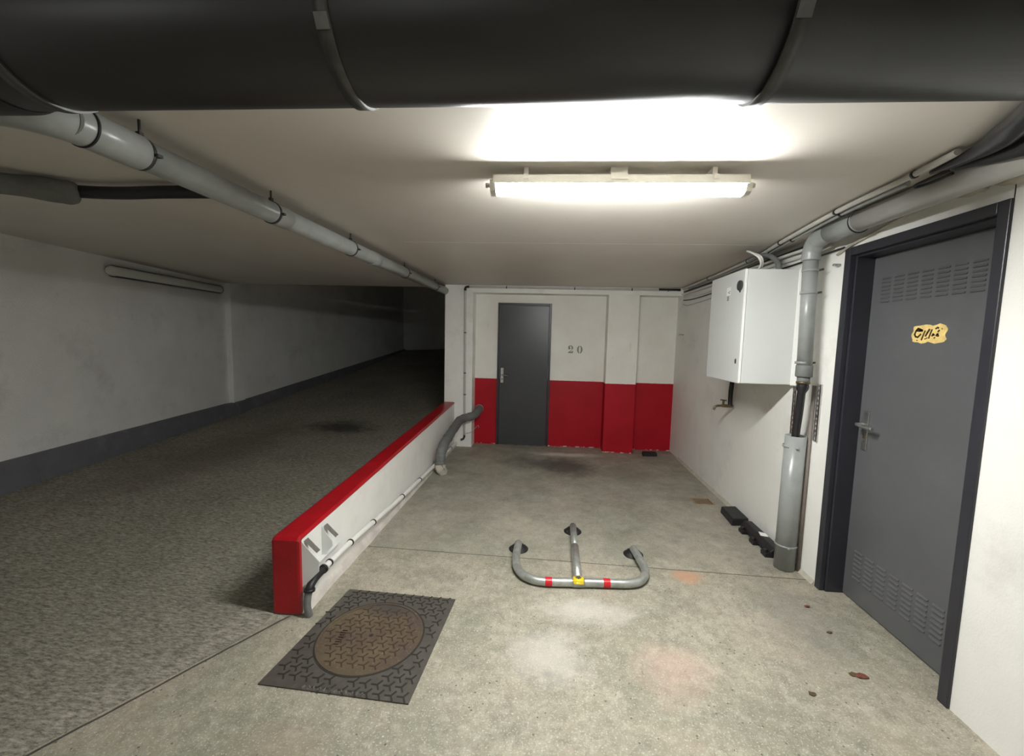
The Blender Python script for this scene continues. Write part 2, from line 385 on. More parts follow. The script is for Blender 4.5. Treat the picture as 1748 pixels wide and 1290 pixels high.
# right wall with the door opening
DY0, DY1, DZ = 1.757, 2.652, 2.105
b = MB(); b.box(WX, WX + .25, DY1 - .005, 6.1, -.1, CEIL - .001); b.box(WX, WX + .25, -4, DY0 + .005, -.1, CEIL - .001); b.box(WX, WX + .25, DY0, DY1, DZ - .005, CEIL - .001); struct('wall_right', b, 'white_wall')
b = MB(); pr = []
for y in [2.67 + i * .15 for i in range(20)]:
    h = .02 + .012 * noise.noise(Vector((y * 5, 0, 0))); d = .03 + .012 * noise.noise(Vector((y * 4, 3, 0)))
    pr.append([b.bm.verts.new(p) for p in ((WX + .01, y, -.01), (WX + .01, y, h + .02), (WX - d, y, -.01))])
for a, c in zip(pr, pr[1:]):
    for k in range(3): b.bm.faces.new([a[k], a[(k+1) % 3], c[(k+1) % 3], c[k]])
b.bm.faces.new(pr[0]); b.bm.faces.new(pr[-1][::-1]); struct('baseboard_right', b, 'tan')

# ---------------- doors ----------------
def door_frame(pr, y0, y1, zt, xf, xb, w, step, mat, name='frame'):
    b = MB()
    # outer moulding and inner stepped jamb, one mesh
    for (a, c) in ((y0, y0 + w), (y1 - w, y1)):
        b.box(xf - .012, xf + .02, a, c, 0, zt)
    b.box(xf - .012, xf + .02, y0 + w, y1 - w, zt - w, zt)
    s2 = w * .55
    for (a, c) in ((y0 + .012, y0 + w + step), (y1 - w - step, y1 - .012)):
        b.box(xf + .02, xb, a, c, 0, zt - .012)
    b.box(xf + .02, xb, y0 + w + step, y1 - w - step, zt - w - step, zt - .012)
    return obj(name, b, mat, pr, .004)
d1 = thing('door_1', (WX, 2.2, 0), 'large charcoal louvred metal door in deep dark frame at right, with torn yellow sticker', 'door'); d1['kind'] = 'structure'
door_frame(d1, DY0, DY1, DZ, WX, WX + .15, .048, .012, 'frame')
XP = WX + .122
leaf = MB(); leaf.box(XP, XP + .04, DY0 + .058, DY1 - .058, .008, DZ - .058); leaf = obj('door_leaf', leaf, 'door', d1, .002)
def louvres(z0, z1):
    b = MB(); n, rws = 8, 7; ya, yb = DY1 - .115, DY0 + .10
    pit = (ya - yb) / n
    for i in range(n):
        for j in range(rws):
            yc = ya - pit * (i + .5); z = z0 + (z1 - z0) * (j + .5) / rws; hw = pit * .38; h = .0075
            # pressed hood: joins the sheet at its top edge and stands off it at its lower edge
            v = [b.bm.verts.new(p) for p in ((XP + .001, yc - hw, z + h), (XP + .001, yc + hw, z + h), (XP - .006, yc + hw * .9, z - h * .55), (XP - .006, yc - hw * .9, z - h * .55), (XP + .001, yc - hw, z - h * .55), (XP + .001, yc + hw, z - h * .55))]
            for f in ((0, 1, 2, 3), (0, 3, 4), (1, 5, 2), (3, 2, 5, 4), (0, 4, 5, 1)): b.bm.faces.new([v[k] for k in f])
    return obj('vent_louvres', b, 'door', leaf)
louvres(1.775, 1.925); louvres(.135, .325)
hp = MB(); hp.box(XP - .007, XP, 2.515, 2.555, .925, 1.158); hp = obj('handle_plate', hp, 'steel', leaf, .003)
b = MB(); b.tube([(XP - .004, 2.535, 1.075), (XP - .06, 2.535, 1.075)], .011, 14); b.tube(smooth([(XP - .055, 2.537, 1.075), (XP - .062, 2.515, 1.074), (XP - .060, 2.46, 1.072), (XP - .058, 2.415, 1.071)]), [.0095]*19, 12); obj('lever', b, 'steel', hp)
b = MB(); b.tube([(XP - .0065, 2.535, 1.02), (XP - .014, 2.535, 1.02)], .009, 14); b.box(XP - .013, XP - .005, 2.530, 2.540, .995, 1.015); obj('lock_cylinder', b, 'brass', hp)
b = MB()
for z in (.94, 1.14, .975): b.ball((XP - .0075, 2.535, z), .0035)
obj('screw', b, 'ink', hp)
# torn yellow sticker with a handwritten scrawl
def wallmap(y0, z0, xx):        # (u to the right as seen, v up) -> on the door leaf
    return lambda u, v, d: (xx - d, y0 - u, z0 + v)
poly = []
W_, H_ = .185, .088
for i in range(40):
    tt = i / 40 * 4; k = int(tt); f = tt - k
    u, v = [(f, 0), (1, f), (1 - f, 1), (0, 1 - f)][k]
    if k in (0, 2): v += .045 * math.sin(u * 15 + k) + .02 * math.sin(u * 41)
    else: u += .03 * math.sin(v * 11)
    if (u < .05 or u > .95) and (v < .12 or v > .88): u = min(max(u, .025), .975); v = min(max(v, .07), .93)
    poly.append((u * W_, v * H_))
stk = MB(); stk.prism(poly, 0, .0012, wallmap(2.291, 1.556, XP)); stk = obj('door_sticker', stk, 'yellow', leaf, label='torn yellow sticker with dark handwriting')
b = MB()
def stroke(pts, wd):
    for (u0, v0), (u1, v1) in zip(pts, pts[1:]):
        dx, dy = u1 - u0, v1 - v0; L = math.hypot(dx, dy) + 1e-9; nx, ny = -dy / L * wd / 2, dx / L * wd / 2; ex, ey = dx / L * wd * .3, dy / L * wd * .3
        b.prism([(u0 - ex + nx, v0 - ey + ny), (u0 - ex - nx, v0 - ey - ny), (u1 + ex - nx, v1 + ey - ny), (u1 + ex + nx, v1 + ey + ny)], .0012, .0018, wallmap(2.291, 1.556, XP))
def sk(P, wd=.006): stroke([((x - 280) / 1050 * W_, (790 - y) / 540 * H_) for x, y in P], wd)
sk([(600, 430), (540, 380), (460, 350), (400, 420), (360, 530), (400, 600), (470, 620), (560, 530)], .009); sk([(420, 410), (520, 420), (600, 410)], .011)
sk([(690, 430), (650, 540), (600, 700)], .008); sk([(820, 390), (770, 480), (720, 580)], .010); sk([(900, 400), (860, 520), (825, 650)], .008)
sk([(920, 580), (950, 530), (980, 560)], .009); sk([(1010, 370), (1060, 340), (1095, 350)], .008); sk([(1120, 420), (1090, 460)], .008); sk([(1050, 580), (1080, 530), (1105, 590)], .010)
sk([(985, 650), (1010, 635)], .006); sk([(700, 680), (780, 640)], .005); sk([(1190, 370), (1205, 385)], .005); sk([(450, 715), (470, 720)], .005)
obj('handwriting', b, 'brownink', stk)

d2 = thing('door_2', (-.35, YR, 0), 'narrow dark grey metal door in the red and white back wall', 'door'); d2['kind'] = 'structure'
X0, X1, ZT = -.735, .022, 2.035
b = MB(); w_ = .032
b.box(X0, X0 + w_, YR - .022, YR + .01, 0, ZT); b.box(X1 - w_, X1, YR - .022, YR + .01, 0, ZT); b.box(X0 + w_, X1 - w_, YR - .022, YR + .01, ZT - w_, ZT); obj('frame', b, 'frame', d2, .003)
leaf2 = MB(); leaf2.box(X0 + w_ + .004, X1 - w_ - .004, YR - .016, YR + .01, .006, ZT - w_ - .004); leaf2 = obj('door_leaf', leaf2, 'door_far', d2, .003)
hp = MB(); hp.box(-.682, -.642, YR - .023, YR - .015, .905, 1.115); hp = obj('handle_plate', hp, 'steel', leaf2, .003, label='chrome handle plate')
b = MB(); b.tube([(-.662, YR - .02, 1.02), (-.662, YR - .07, 1.02)], .009, 12); b.tube([(-.667, YR - .066, 1.02), (-.57, YR - .066, 1.008)], .008, 12); obj('lever', b, 'steel', hp)
b = MB(); b.tube([(-.662, YR - .018, .955), (-.662, YR - .03, .955)], .009, 12); obj('lock_cylinder', b, 'ink', hp)

# stencilled bay number 20
def nummap(u, v, d): return (.265 + u, YR - .0004 - d, 1.352 + v)
b = MB()
def arc(cx, cy, ra, rb, ia, ib, a0, a1, n=18, ioff=0):
    o_ = [(cx + ra * math.cos(a), cy + rb * math.sin(a)) for a in [a0 + (a1 - a0) * i / n for i in range(n + 1)]]
    i_ = [(cx + ioff + ia * math.cos(a), cy + ib * math.sin(a)) for a in [a0 + (a1 - a0) * i / n for i in range(n + 1)]]
    for k in range(n): b.prism([o_[k], o_[k+1], i_[k+1], i_[k]], 0, .0012, nummap)
r_ = math.radians
num = thing('bay_number', nummap(.1, 0, 0), 'grey stencilled number 20 painted on the back wall right of the dark door', 'number')
arc(.165, .052, .038, .055, .014, .048, r_(-80), r_(80)); arc(.165, .052, .038, .055, .014, .048, r_(100), r_(260)); obj('digit_zero', b, 'stencil', num)
b = MB(); arc(.035, .074, .036, .034, .014, .024, r_(-42), r_(168)); arc(.0175, .068, .016, .016, .0001, .0001, 0, 2 * PI)
b.prism([(.052, .050), (.066, .056), (.034, .022), (.016, .016)], 0, .0012, nummap); b.prism([(.000, .0), (.068, .0), (.074, .032), (.065, .032), (.058, .020), (.010, .020)], 0, .0012, nummap); obj('digit_two', b, 'stencil', num)

# ---------------- low dividing wall ----------------
bw = thing('dividing_wall', (-1.375, 3.87, 0), 'low white dividing wall with red painted cap and red end between bay and ramp', 'low wall')
def bz(y): return .435 + (y - 2.04) * .0527
xa, xb_, ya, yb = -1.45, -1.30, 2.045, YB - .001
b = MB(); b.hexa([(xa, ya + .02, -.02), (xb_, ya + .02, -.02), (xb_, yb, -.02), (xa, yb, -.02)], [(xa, ya + .02, bz(ya) - .006), (xb_, ya + .02, bz(ya) - .006), (xb_, yb, bz(yb) - .006), (xa, yb, bz(yb) - .006)]); obj('masonry', b, 'barrier_white', bw)
b = MB()
# cap that runs over the top and folds down over the front end, slightly lumpy
N = 46; top = []
for i in range(N + 1):
    y = ya + .03 + (yb - ya - .03) * i / N; wv = .0025 * noise.noise(Vector((y * 3, 1, 0)))
    top.append([b.bm.verts.new(p) for p in ((xa - .002, y, bz(y) - .016), (xa - .002, y, bz(y) - .004 + wv), (xa + .012, y, bz(y) + .003), (xb_ - .012, y, bz(y) + .003), (xb_ + .002, y, bz(y) - .006 + wv), (xb_ + .002, y, bz(y) - .016 + wv * 1.5))])
prev = []
for (yy, zz) in ((ya + .012, bz(ya) - .001), (ya, bz(ya) - .014)):
    prev.append([b.bm.verts.new(p) for p in ((xa - .002, ya + .022, bz(ya) - .02), (xa - .002, yy + .003, zz - .006), (xa + .012, yy, zz), (xb_ - .012, yy, zz), (xb_ + .002, yy + .003, zz - .006), (xb_ + .002, ya + .022, bz(ya) - .02))])
front = [b.bm.verts.new(p) for p in ((xa - .002, ya + .022, .012), (xa - .002, ya + .004, .012), (xa + .012, ya - .001, .010), (xb_ - .012, ya - .001, .010), (xb_ + .002, ya + .004, .012), (xb_ + .002, ya + .022, .012))]
seq = [front] + prev[::-1] + top
for a, c in zip(seq, seq[1:]):
    for k in range(5): b.bm.faces.new([a[k], a[k+1], c[k+1], c[k]])
    b.bm.faces.new([a[5], a[0], c[0], c[5]])
b.bm.faces.new(front); b.bm.faces.new(top[-1][::-1])
obj('red_cap', b, 'red', bw, label='red painted cap and end face')
b = MB(); pr = []
for i in range(50):
    y = ya + .06 + (yb - ya - .06) * i / 49; d = .028 + .008 * noise.noise(Vector((y * 4, 0, 2))); h = .05 + .012 * noise.noise(Vector((y * 3, 5, 2)))
    pr.append([b.bm.verts.new(p) for p in ((xb_ - .01, y, -.01), (xb_ - .01, y, h + .02), (xb_ + d * .6, y, h * .5), (xb_ + d, y, -.005))])
for a, c in zip(pr, pr[1:]):
    for k in range(4): b.bm.faces.new([a[k], a[(k+1) % 4], c[(k+1) % 4], c[k]])
b.bm.faces.new(pr[0]); b.bm.faces.new(pr[-1][::-1]); obj('plinth', b, 'plinth', bw, label='rough chipped plaster foot')

# white folded metal bracket on the low wall's inner face
br = thing('wall_bracket', (-1.29, 2.2, .19), 'white folded metal mounting bracket with two angled wings at front of low wall', 'bracket')
X = xb_ + .002
def wing(P):
    b = MB(); b.hexa([(x, y, z) for x, y, z in P], [(x, y + .003, z) for x, y, z in P]); obj('wing', b, 'cab', br)
wing([(X, 2.066, .408), (-1.236, 2.074, .330), (-1.210, 2.078, .298), (-1.210, 2.078, .240), (X, 2.066, .150)])
wing([(X, 2.266, .402), (-1.240, 2.274, .312), (-1.238, 2.274, .284), (X, 2.266, .212)])
for (y, zt) in ((2.090, .414), (2.290, .406)):
    b = MB(); b.hexa([(X + .002, y, zt - .012), (X + .066, y + .008, zt - .082), (X + .066, y + .042, zt - .082), (X + .002, y + .035, zt - .012)], [(X + .002, y, zt - .009), (X + .066, y + .008, zt - .079), (X + .066, y + .042, zt - .079), (X + .002, y + .035, zt - .009)]); obj('flange', b, 'steel', br)
b = MB(); b.hexa([(X, 2.17, .226), (X + .03, 2.19, .226), (X + .03, 2.44, .232), (X, 2.46, .232)], [(X, 2.17, .229), (X + .03, 2.19, .229), (X + .03, 2.44, .235), (X, 2.46, .235)]); obj('shelf_plate', b, 'cab', br)

# ---------------- big grey duct, shade in its colour ----------------
duct = thing('ventilation_duct', (0, .845, 1.98), 'large grey round duct, darkened in colour for shade, hung across the whole bay under the ceiling', 'duct')
DR = .125; dc = (.845, 2.11)
b = MB(); b.tube([(-3.55, dc[0], dc[1]), (WX - .003, dc[0], dc[1])], DR, 72); obj('duct_body', b, 'duct', duct)
b = MB(); b.tube([(-1.60, dc[0], dc[1]), (-1.585, dc[0], dc[1]), (-1.16, dc[0], dc[1]), (-1.145, dc[0], dc[1])], [DR + .001, DR + .007, DR + .007, DR + .001], 64, cap=False); obj('coupling', b, 'duct', duct)
for sx in (-1.055, -.40, .385):
    b = MB(); b.ring((sx, dc[0], dc[1]), (1, 0, 0), DR - .001 + (.007 if sx < -1.1 else 0), DR + .0045, .027, 72)
    st = obj('strap', b, 'strap', duct)
    b = MB()
    a_ = math.radians(205 if sx != -1.055 else 190)
    c_ = Vector((sx, dc[0] + math.cos(a_) * DR, dc[1] + math.sin(a_) * DR)); n_ = Vector((0, math.cos(a_), math.sin(a_)))
    b.tube([c_, c_ + n_ * .006], .0045, 12); obj('bolt', b, 'strap', st)
    b = MB(); b.tube([(sx, dc[0], dc[1] + DR), (sx, dc[0], CEIL)], .005, 8); obj('hanger_rod', b, 'strap', st)
    b = MB(); b.hexa([(sx - .012, dc[0] + DR * math.cos(a) * 1.045, dc[1] + DR * math.sin(a) * 1.045) for a in (math.radians(203), math.radians(213))] + [(sx + .012, dc[0] + DR * math.cos(a) * 1.045, dc[1] + DR * math.sin(a) * 1.045) for a in (math.radians(213), math.radians(203))], [(sx - .012, dc[0] + DR * math.cos(a) * 1.065, dc[1] + DR * math.sin(a) * 1.065) for a in (math.radians(203), math.radians(213))] + [(sx + .012, dc[0] + DR * math.cos(a) * 1.065, dc[1] + DR * math.sin(a) * 1.065) for a in (math.radians(213), math.radians(203))]); obj('lug', b, 'lug', st)
    b = MB(); b.box(sx + .018, sx + .05, dc[0] + DR * math.cos(-.42) - .004, dc[0] + DR * math.cos(-.42) + .010, dc[1] + DR * math.sin(-.42) - .022, dc[1] + DR * math.sin(-.42) - .014); obj('tab', b, 'ink', st)

# ---------------- grey drain pipe on the left ----------------
gp = thing('drain_pipe', (-1.45, 3.5, 2.08), 'grey drain pipe hung below the ceiling over the low dividing wall', 'pipe')
PZ = 2.135; PX = -1.45
b = MB(); b.tube([(PX, 1.20, PZ), (PX, YB - .002, PZ + .03)], .052, 36); obj('pipe_run', b, 'pipe', gp)
b = MB(); b.tube(smooth([(PX, 1.27, PZ), (PX - .004, 1.22, PZ), (PX - .03, 1.165, PZ), (PX - .08, 1.12, PZ), (PX - .16, 1.09, PZ), (PX - .3, 1.072, PZ), (PX - .6, 1.065, PZ)]), .057, 36); obj('elbow', b, 'pipe', gp)
b = MB(); b.tube([(PX, 1.245, PZ), (PX, 1.25, PZ), (PX, 1.42, PZ + .001), (PX, 1.425, PZ + .001)], [.055, .0585, .0585, .055], 36); obj('socket', b, 'pipe', gp)
b = MB(); b.ring((PX, 1.246, PZ), (0, 1, 0), .055, .0605, .006, 36); obj('rubber_seal', b, 'black', gp); b = MB(); b.ring((PX - .165, 1.088, PZ), (1, -.12, 0), .055, .0605, .006, 36); obj('rubber_seal', b, 'black', gp)
b = MB(); b.tube([(PX, 2.13, PZ + .006), (PX, 2.135, PZ + .006), (PX, 2.235, PZ + .007), (PX, 2.24, PZ + .007)], [.052, .056, .056, .052], 36); obj('socket', b, 'pipe', gp); b = MB(); b.tube([(PX, 3.33, PZ + .013), (PX, 3.335, PZ + .013), (PX, 3.43, PZ + .014), (PX, 3.435, PZ + .014)], [.052, .056, .056, .052], 36); obj('socket', b, 'pipe', gp)
for (y, zz) in ((1.43, 0), (2.12, 0), (2.98, 0), (4.1, 0), (5.2, 0)):
    pz = PZ + (y - 1.2) * .03 / 4.5
    b = MB(); b.ring((PX, y, pz), (0, 1, 0), .052, .0565, .012, 32); b.tube([(PX, y, pz + .054), (PX, y, CEIL)], .0045, 8); b.box(PX - .008, PX + .008, y - .008, y + .008, pz + .05, pz + .072); b.box(PX + .052, PX + .07, y - .005, y + .014, pz - .012, pz - .002); obj('pipe_clamp', b, 'strap', gp)

# ---------------- insulated black hose at the left ceiling ----------------
b = MB(); b.tube(smooth([(-2.55, 1.90, 2.195), (-2.36, 1.985, 2.198), (-2.15, 2.005, 2.197), (-1.95, 2.00, 2.20), (-1.75, 2.02, 2.208), (-1.62, 2.04, 2.214)]), .030, 20)
bh = thing('insulated_hose', (-2.3, 1.95, 2.13), 'black hose in a lumpy grey foam sleeve under the ceiling at upper left', 'hose'); obj('hose', b, 'black', bh)
b = MB(); b.tube(smooth([(-3.3, 1.60, 2.19), (-2.9, 1.70, 2.19), (-2.62, 1.80, 2.188), (-2.46, 1.895, 2.185), (-2.385, 1.95, 2.185), (-2.345, 1.985, 2.186)]), [.052] * 24 + [.054, .055, .053, .050, .046, .040, .028], 24, wob=.25)
obj('foam_sleeve', b, 'sleeve', bh, label='lumpy grey foam sleeve')

# ---------------- lamps ----------------
lp = thing('ceiling_lamp', (.27, 1.86, 2.145), 'long lit white batten lamp on the bay ceiling', 'ceiling lamp')
LX0, LX1, LY = -.262, .800, 1.868
b = MB()
prof = [(-.043, 2.196), (.043, 2.196), (.044, 2.184), (.032, 2.155), (.016, 2.147), (-.016, 2.147), (-.032, 2.155), (-.044, 2.184)]
prof_b = [(-.043, 2.218), (.043, 2.218), (.048, 2.212), (.048, 2.181), (-.048, 2.181), (-.048, 2.212)]
def yprism(b, pf, x0, x1):
    a = [b.bm.verts.new((x0, LY + u, v)) for u, v in pf]; c = [b.bm.verts.new((x1, LY + u, v)) for u, v in pf]; n = len(pf)
    b.bm.faces.new(a[::-1]); b.bm.faces.new(c)
    for i in range(n): b.bm.faces.new([a[i], a[(i+1) % n], c[(i+1) % n], c[i]])
yprism(b, prof, LX0 + .012, LX1 - .012); obj('diffuser', b, 'glow', lp, .003)
b = MB(); yprism(b, prof_b, LX0, LX1); obj('housing', b, 'lampbody', lp, .003)
for sx in (LX0, LX1):
    b = MB(); s_ = 1 if sx > 0 else -1
    yprism(b, [(u * 1.03, (v - 2.18) * 1.05 + 2.18) for u, v in prof], sx - .012, sx + .012 if s_ > 0 else sx + .012)
    b.tube([(sx + s_ * .01, LY - .005, 2.185), (sx + s_ * .035, LY - .005, 2.185)], .010, 12); ec = obj('end_cap', b, 'lampbody', lp)
for sx in (-.12, .27, .66):
    b = MB(); ww = .035 if sx == .27 else .010
    b.box(sx - ww, sx + ww, LY - .053, LY - .043, 2.196, 2.216); b.box(sx - ww, sx + ww, LY - .035, LY + .035, 2.214, CEIL); obj('mounting_clip', b, 'lampbody', lp)

wl = thing('wall_lamp', (-4.65, 4.95, 2.08), 'unlit grey-green tubular lamp high on the rough left wall', 'wall lamp')
p0 = Vector((wlx(4.02) + .05, 4.02, 2.112)); p1 = Vector((wlx(5.78) + .05, 5.78, 2.135))
b = MB(); dd = (p1 - p0).normalized(); p0 = p0 + Vector((.008, 0, 0)); p1 = p1 + Vector((.008, 0, 0))
b.tube([p0 - dd * .07, p0 - dd * .055, p0 - dd * .035, p1 - dd * .035, p1 - dd * .015, p1], [.028, .044, .050, .050, .044, .028], 24); obj('cover', b, 'cover', wl)
b = MB()
q0 = p0 - Vector((.020, 0, 0)); q1 = p1 - Vector((.020, 0, 0)); b.tube([q0 - dd * .03, q0 - dd * .015, q0, q1, q1 + dd * .02, q1 + dd * .035], [.03, .05, .060, .060, .05, .03], 24); obj('housing', b, 'frame', wl)
b = MB(); b.tube([p0 + dd * .30 + Vector((.030, 0, .016)), p1 - dd * .12 + Vector((.030, 0, .016))], .012, 12)
b.bm.faces.ensure_lookup_table()
obj('tube', b, 'paper', wl) if False else b.bm.free()
# further lamps of the same garage, behind the camera: the next batten of the aisle and the next lamp of the left wall
def aisle_lamp(x0, x1, y, lab, dx=0):
    r = thing('ceiling_lamp', ((x0 + x1) / 2, y, 2.15), lab, 'ceiling lamp')
    b = MB(); a = [b.bm.verts.new((x0, y + u, v)) for u, v in [(-.04, 2.196), (.04, 2.196), (.036, 2.158), (.02, 2.148), (-.02, 2.148), (-.036, 2.158)]]
    c = [b.bm.verts.new((x1, v.co.y, v.co.z)) for v in a]
    b.bm.faces.new(a[::-1]); b.bm.faces.new(c)
    for i in range(6): b.bm.faces.new([a[i], a[(i+1) % 6], c[(i+1) % 6], c[i]])
    obj('diffuser', b, 'glow_back', r)
    b = MB(); b.box(x0 - .02, x1 + .02, y - .045, y + .045, 2.196, CEIL); obj('housing', b, 'lampbody', r)
aisle_lamp(-.25, .80, -1.7, 'lit batten lamp on the ceiling over the aisle behind the camera')
aisle_lamp(-2.6, -1.5, -1.2, 'lit batten lamp on the ceiling at the ramp foot behind the camera')

# ---------------- right side: big pipe, down pipe, sleeve ----------------
rp = thing('waste_pipe', (1.62, 2.77, 1.3), 'thick pale grey waste pipe under the ceiling bending down beside the louvred door', 'pipe')
RX, RZ = 1.625, 2.192
b = MB(); b.tube([(RX, .98, RZ), (RX, 2.40, RZ + .004)], .054, 36); obj('pipe_run', b, 'pipe_light', rp)
b = MB(); b.tube([(RX, 2.385, RZ + .004), (RX, 2.39, RZ + .004), (RX, 2.62, RZ)], [.055, .0585, .0585], 36, cap=True); b.tube(smooth([(RX, 2.61, RZ), (RX, 2.68, RZ), (RX, 2.745, RZ - .02), (RX, 2.785, RZ - .07), (RX, 2.79, RZ - .13)]), [.056] * 12 + [.054] * 5 + [.052] * 8, 36); obj('elbow', b, 'pipe', rp)
b = MB(); b.tube([(RX, 2.79, RZ - .12), (RX + .005, 2.77, 1.40)], .043, 32); obj('down_pipe', b, 'pipe', rp)
b = MB(); b.ring((RX, 2.395, RZ), (0, 1, 0), .055, .0605, .006, 36); obj('rubber_seal', b, 'black', rp)
b = MB(); b.tube([(RX, 2.53, RZ + .055), (RX, 2.53, CEIL)], .0035, 8); b.box(RX - .01, RX + .01, 2.52, 2.54, RZ + .05, RZ + .064); obj('hanger_rod', b, 'steel', rp)
for z in (2.00, 1.86, 1.42):
    b = MB(); b.ring((RX, 2.785 - (2.0 - z) * .015, z), (0, 0, 1), .043, .047, .016, 32); obj('pipe_clamp', b, 'pipe', rp)
    b = MB(); b.tube([(RX + .034, 2.762, z - .002), (RX + .060, 2.752, z + .004)], .0065, 10); obj('clamp_screw', b, 'strap', rp)
b = MB(); b.tube([(RX + .006, 2.77, 1.405), (RX + .006, 2.77, 1.40), (RX + .006, 2.77, 1.335), (RX + .006, 2.77, 1.33)], [.044, .048, .048, .045], 32); b.tube([(RX + .006, 2.77, 1.33), (RX + .006, 2.77, 1.285)], .036, 24); obj('coupler', b, 'insul', rp)
b = MB(); b.tube([(RX + .006, 2.77, 1.30), (RX + .006, 2.77, 1.285)], .039, 24); obj('brass_ring', b, 'brass', rp)
b = MB(); b.tube(smooth([(RX + .006, 2.77, 1.29), (RX + .006, 2.772, 1.27), (RX + .006, 2.775, 1.235), (RX + .006, 2.78, 1.21), (RX + .008, 2.79, 1.10), (RX + .020, 2.825, .95), (RX + .030, 2.845, .80)], 3), [.033, .033, .036, .036, .026, .024, .024, .024, .024, .024, .024, .024, .024], 24); obj('black_hose', b, 'blackgloss', rp)

sp = thing('sleeve_pipe', (RX + .03, 2.83, 0), 'wide grey open pipe standing on the floor beside the door frame, black hose inside', 'pipe')
SX, SY = 1.662, 2.86
b = MB(); nn_ = 40
def hollow(b, c0, c1, ro, ri, n=40):
    rr = []
    for (c, r) in ((c0, ri), (c0, ro), (c1, ro), (c1, ri)):
        rr.append([b.bm.verts.new((c[0] + r * math.cos(2*PI*k/n), c[1] + r * math.sin(2*PI*k/n), c[2])) for k in range(n)])
    for i in range(4):
        a, c = rr[i], rr[(i+1) % 4]
        for k in range(n):
            f = b.bm.faces.new([a[k], a[(k+1) % n], c[(k+1) % n], c[k]]); f.smooth = i in (1, 3)
hollow(b, (SX, SY, .004), (SX, SY - .01, .93), .063, .058); obj('pipe_body', b, 'pipe', sp)
for z in (.855, .17):
    b = MB(); b.ring((SX, SY, z), (0, 0, 1), .063, .068, .014, 36); b.tube([(SX + .06, SY, z), (WX, SY, z)], .006, 8); b.ball((SX - .02, SY - .072, z), .010); obj('pipe_clamp', b, 'pipe', sp)
b = MB(); b.tube([(WX - .014, 2.822, .003), (WX - .014, 2.822, 1.27)], .0115, 16)
tag(obj('thin_pipe', b, 'brownpipe'), 'thin brownish vertical pipe on the wall behind the wide grey sleeve pipe', 'pipe')

def perforated(y, z0, z1, lab):
    b = MB(); xx = WX - .014; hw = .017; n = int((z1 - z0) / .032)
    b.box(xx, xx + .003, y - hw, y - hw + .009, z0, z1); b.box(xx, xx + .003, y + hw - .009, y + hw, z0, z1)
    for i in range(n + 1):
        z = z0 + (z1 - z0 - .009) * i / n; b.box(xx, xx + .003, y - hw + .009, y + hw - .009, z, z + .009)
    b.box(xx, WX, y - hw, y - hw + .003, z0, z1); b.box(xx, WX, y + hw - .003, y + hw, z0, z1)
    return tag(obj('perforated_rail', b, 'steel'), lab, 'mounting rail', None)
perforated(2.775, .915, 1.285, 'perforated steel rail on the wall between down pipe and door frame')
perforated(3.035, .80, 1.245, 'perforated steel rail below the cabinet, left of the wide grey sleeve pipe')

# ---------------- electric cabinet ----------------
cb = thing('electric_cabinet', (1.55, 3.34, 1.24), 'pale grey steel electric cabinet mounted on the right wall', 'cabinet')
cx0, cy0, cy1, cz0, cz1 = 1.35, 3.055, 3.655, 1.25, 2.055
b = MB(); b.box(cx0 + .022, WX - .001, cy0 + .004, cy1, cz0, cz1); obj('body', b, 'cab', cb, .004)
b = MB(); b.box(cx0, cx0 + .020, cy0, cy1 + .002, cz0 - .002, cz1 + .002); dr = obj('cabinet_door', b, 'cab', cb, .006)
b = MB(); b.box(cx0 + .001, cx0 + .016, cy0 - .002, cy0 + .003, cz0 + .004, cz1 - .004); obj('door_edge', b, 'cab_edge', dr)
b = MB(); b.box(WX - .036, WX - .001, cy0 - .004, cy0 + .01, cz0 - .004, cz1 + .004); obj('mounting_strip', b, 'cab_edge', cb, .002)
b = MB(); b.tube([(cx0 + .002, 3.112, 1.945), (cx0 - .014, 3.112, 1.945)], .036, 28); b.prism([(-.012, -.032), (.012, -.032), (0, -.05)], -.001, .008, lambda u, v, d: (cx0 - d, 3.112 + u, 1.945 + v)); lk = obj('knob_lock', b, 'ink', dr, .002)
b = MB(); b.ball((cx0 - .001, 3.112, 1.405), .013, .35, 1, 1.55); obj('key_lock', b, 'ink', dr)
b = MB(); b.box(cx0 - .0012, cx0, 3.275, 3.345, 1.895, 1.955); lb = obj('paper_label', b, 'paper', dr)
b = MB()
for (y0_, y1_, z0_, z1_) in ((3.295, 3.32, 1.915, 1.919), (3.28, 3.30, 1.922, 1.926), (3.285, 3.30, 1.908, 1.913)): b.box(cx0 - .0018, cx0 - .001, y0_, y1_, z0_, z1_)
obj('label_print', b, 'ink', lb)
b = MB()
for i in range(3):
    for j in range(2): b.box(cx0 - .0012, cx0, 3.30 + j * .016, 3.313 + j * .016, 1.855 + i * .012, 1.865 + i * .012)
obj('printed_mark', b, 'stencil', dr)
b = MB(); b.tube([(1.52, 3.5, cz1 - .005), (1.52, 3.5, cz1 + .03)], .018, 14); obj('cable_gland', b, 'cab_edge', cb)

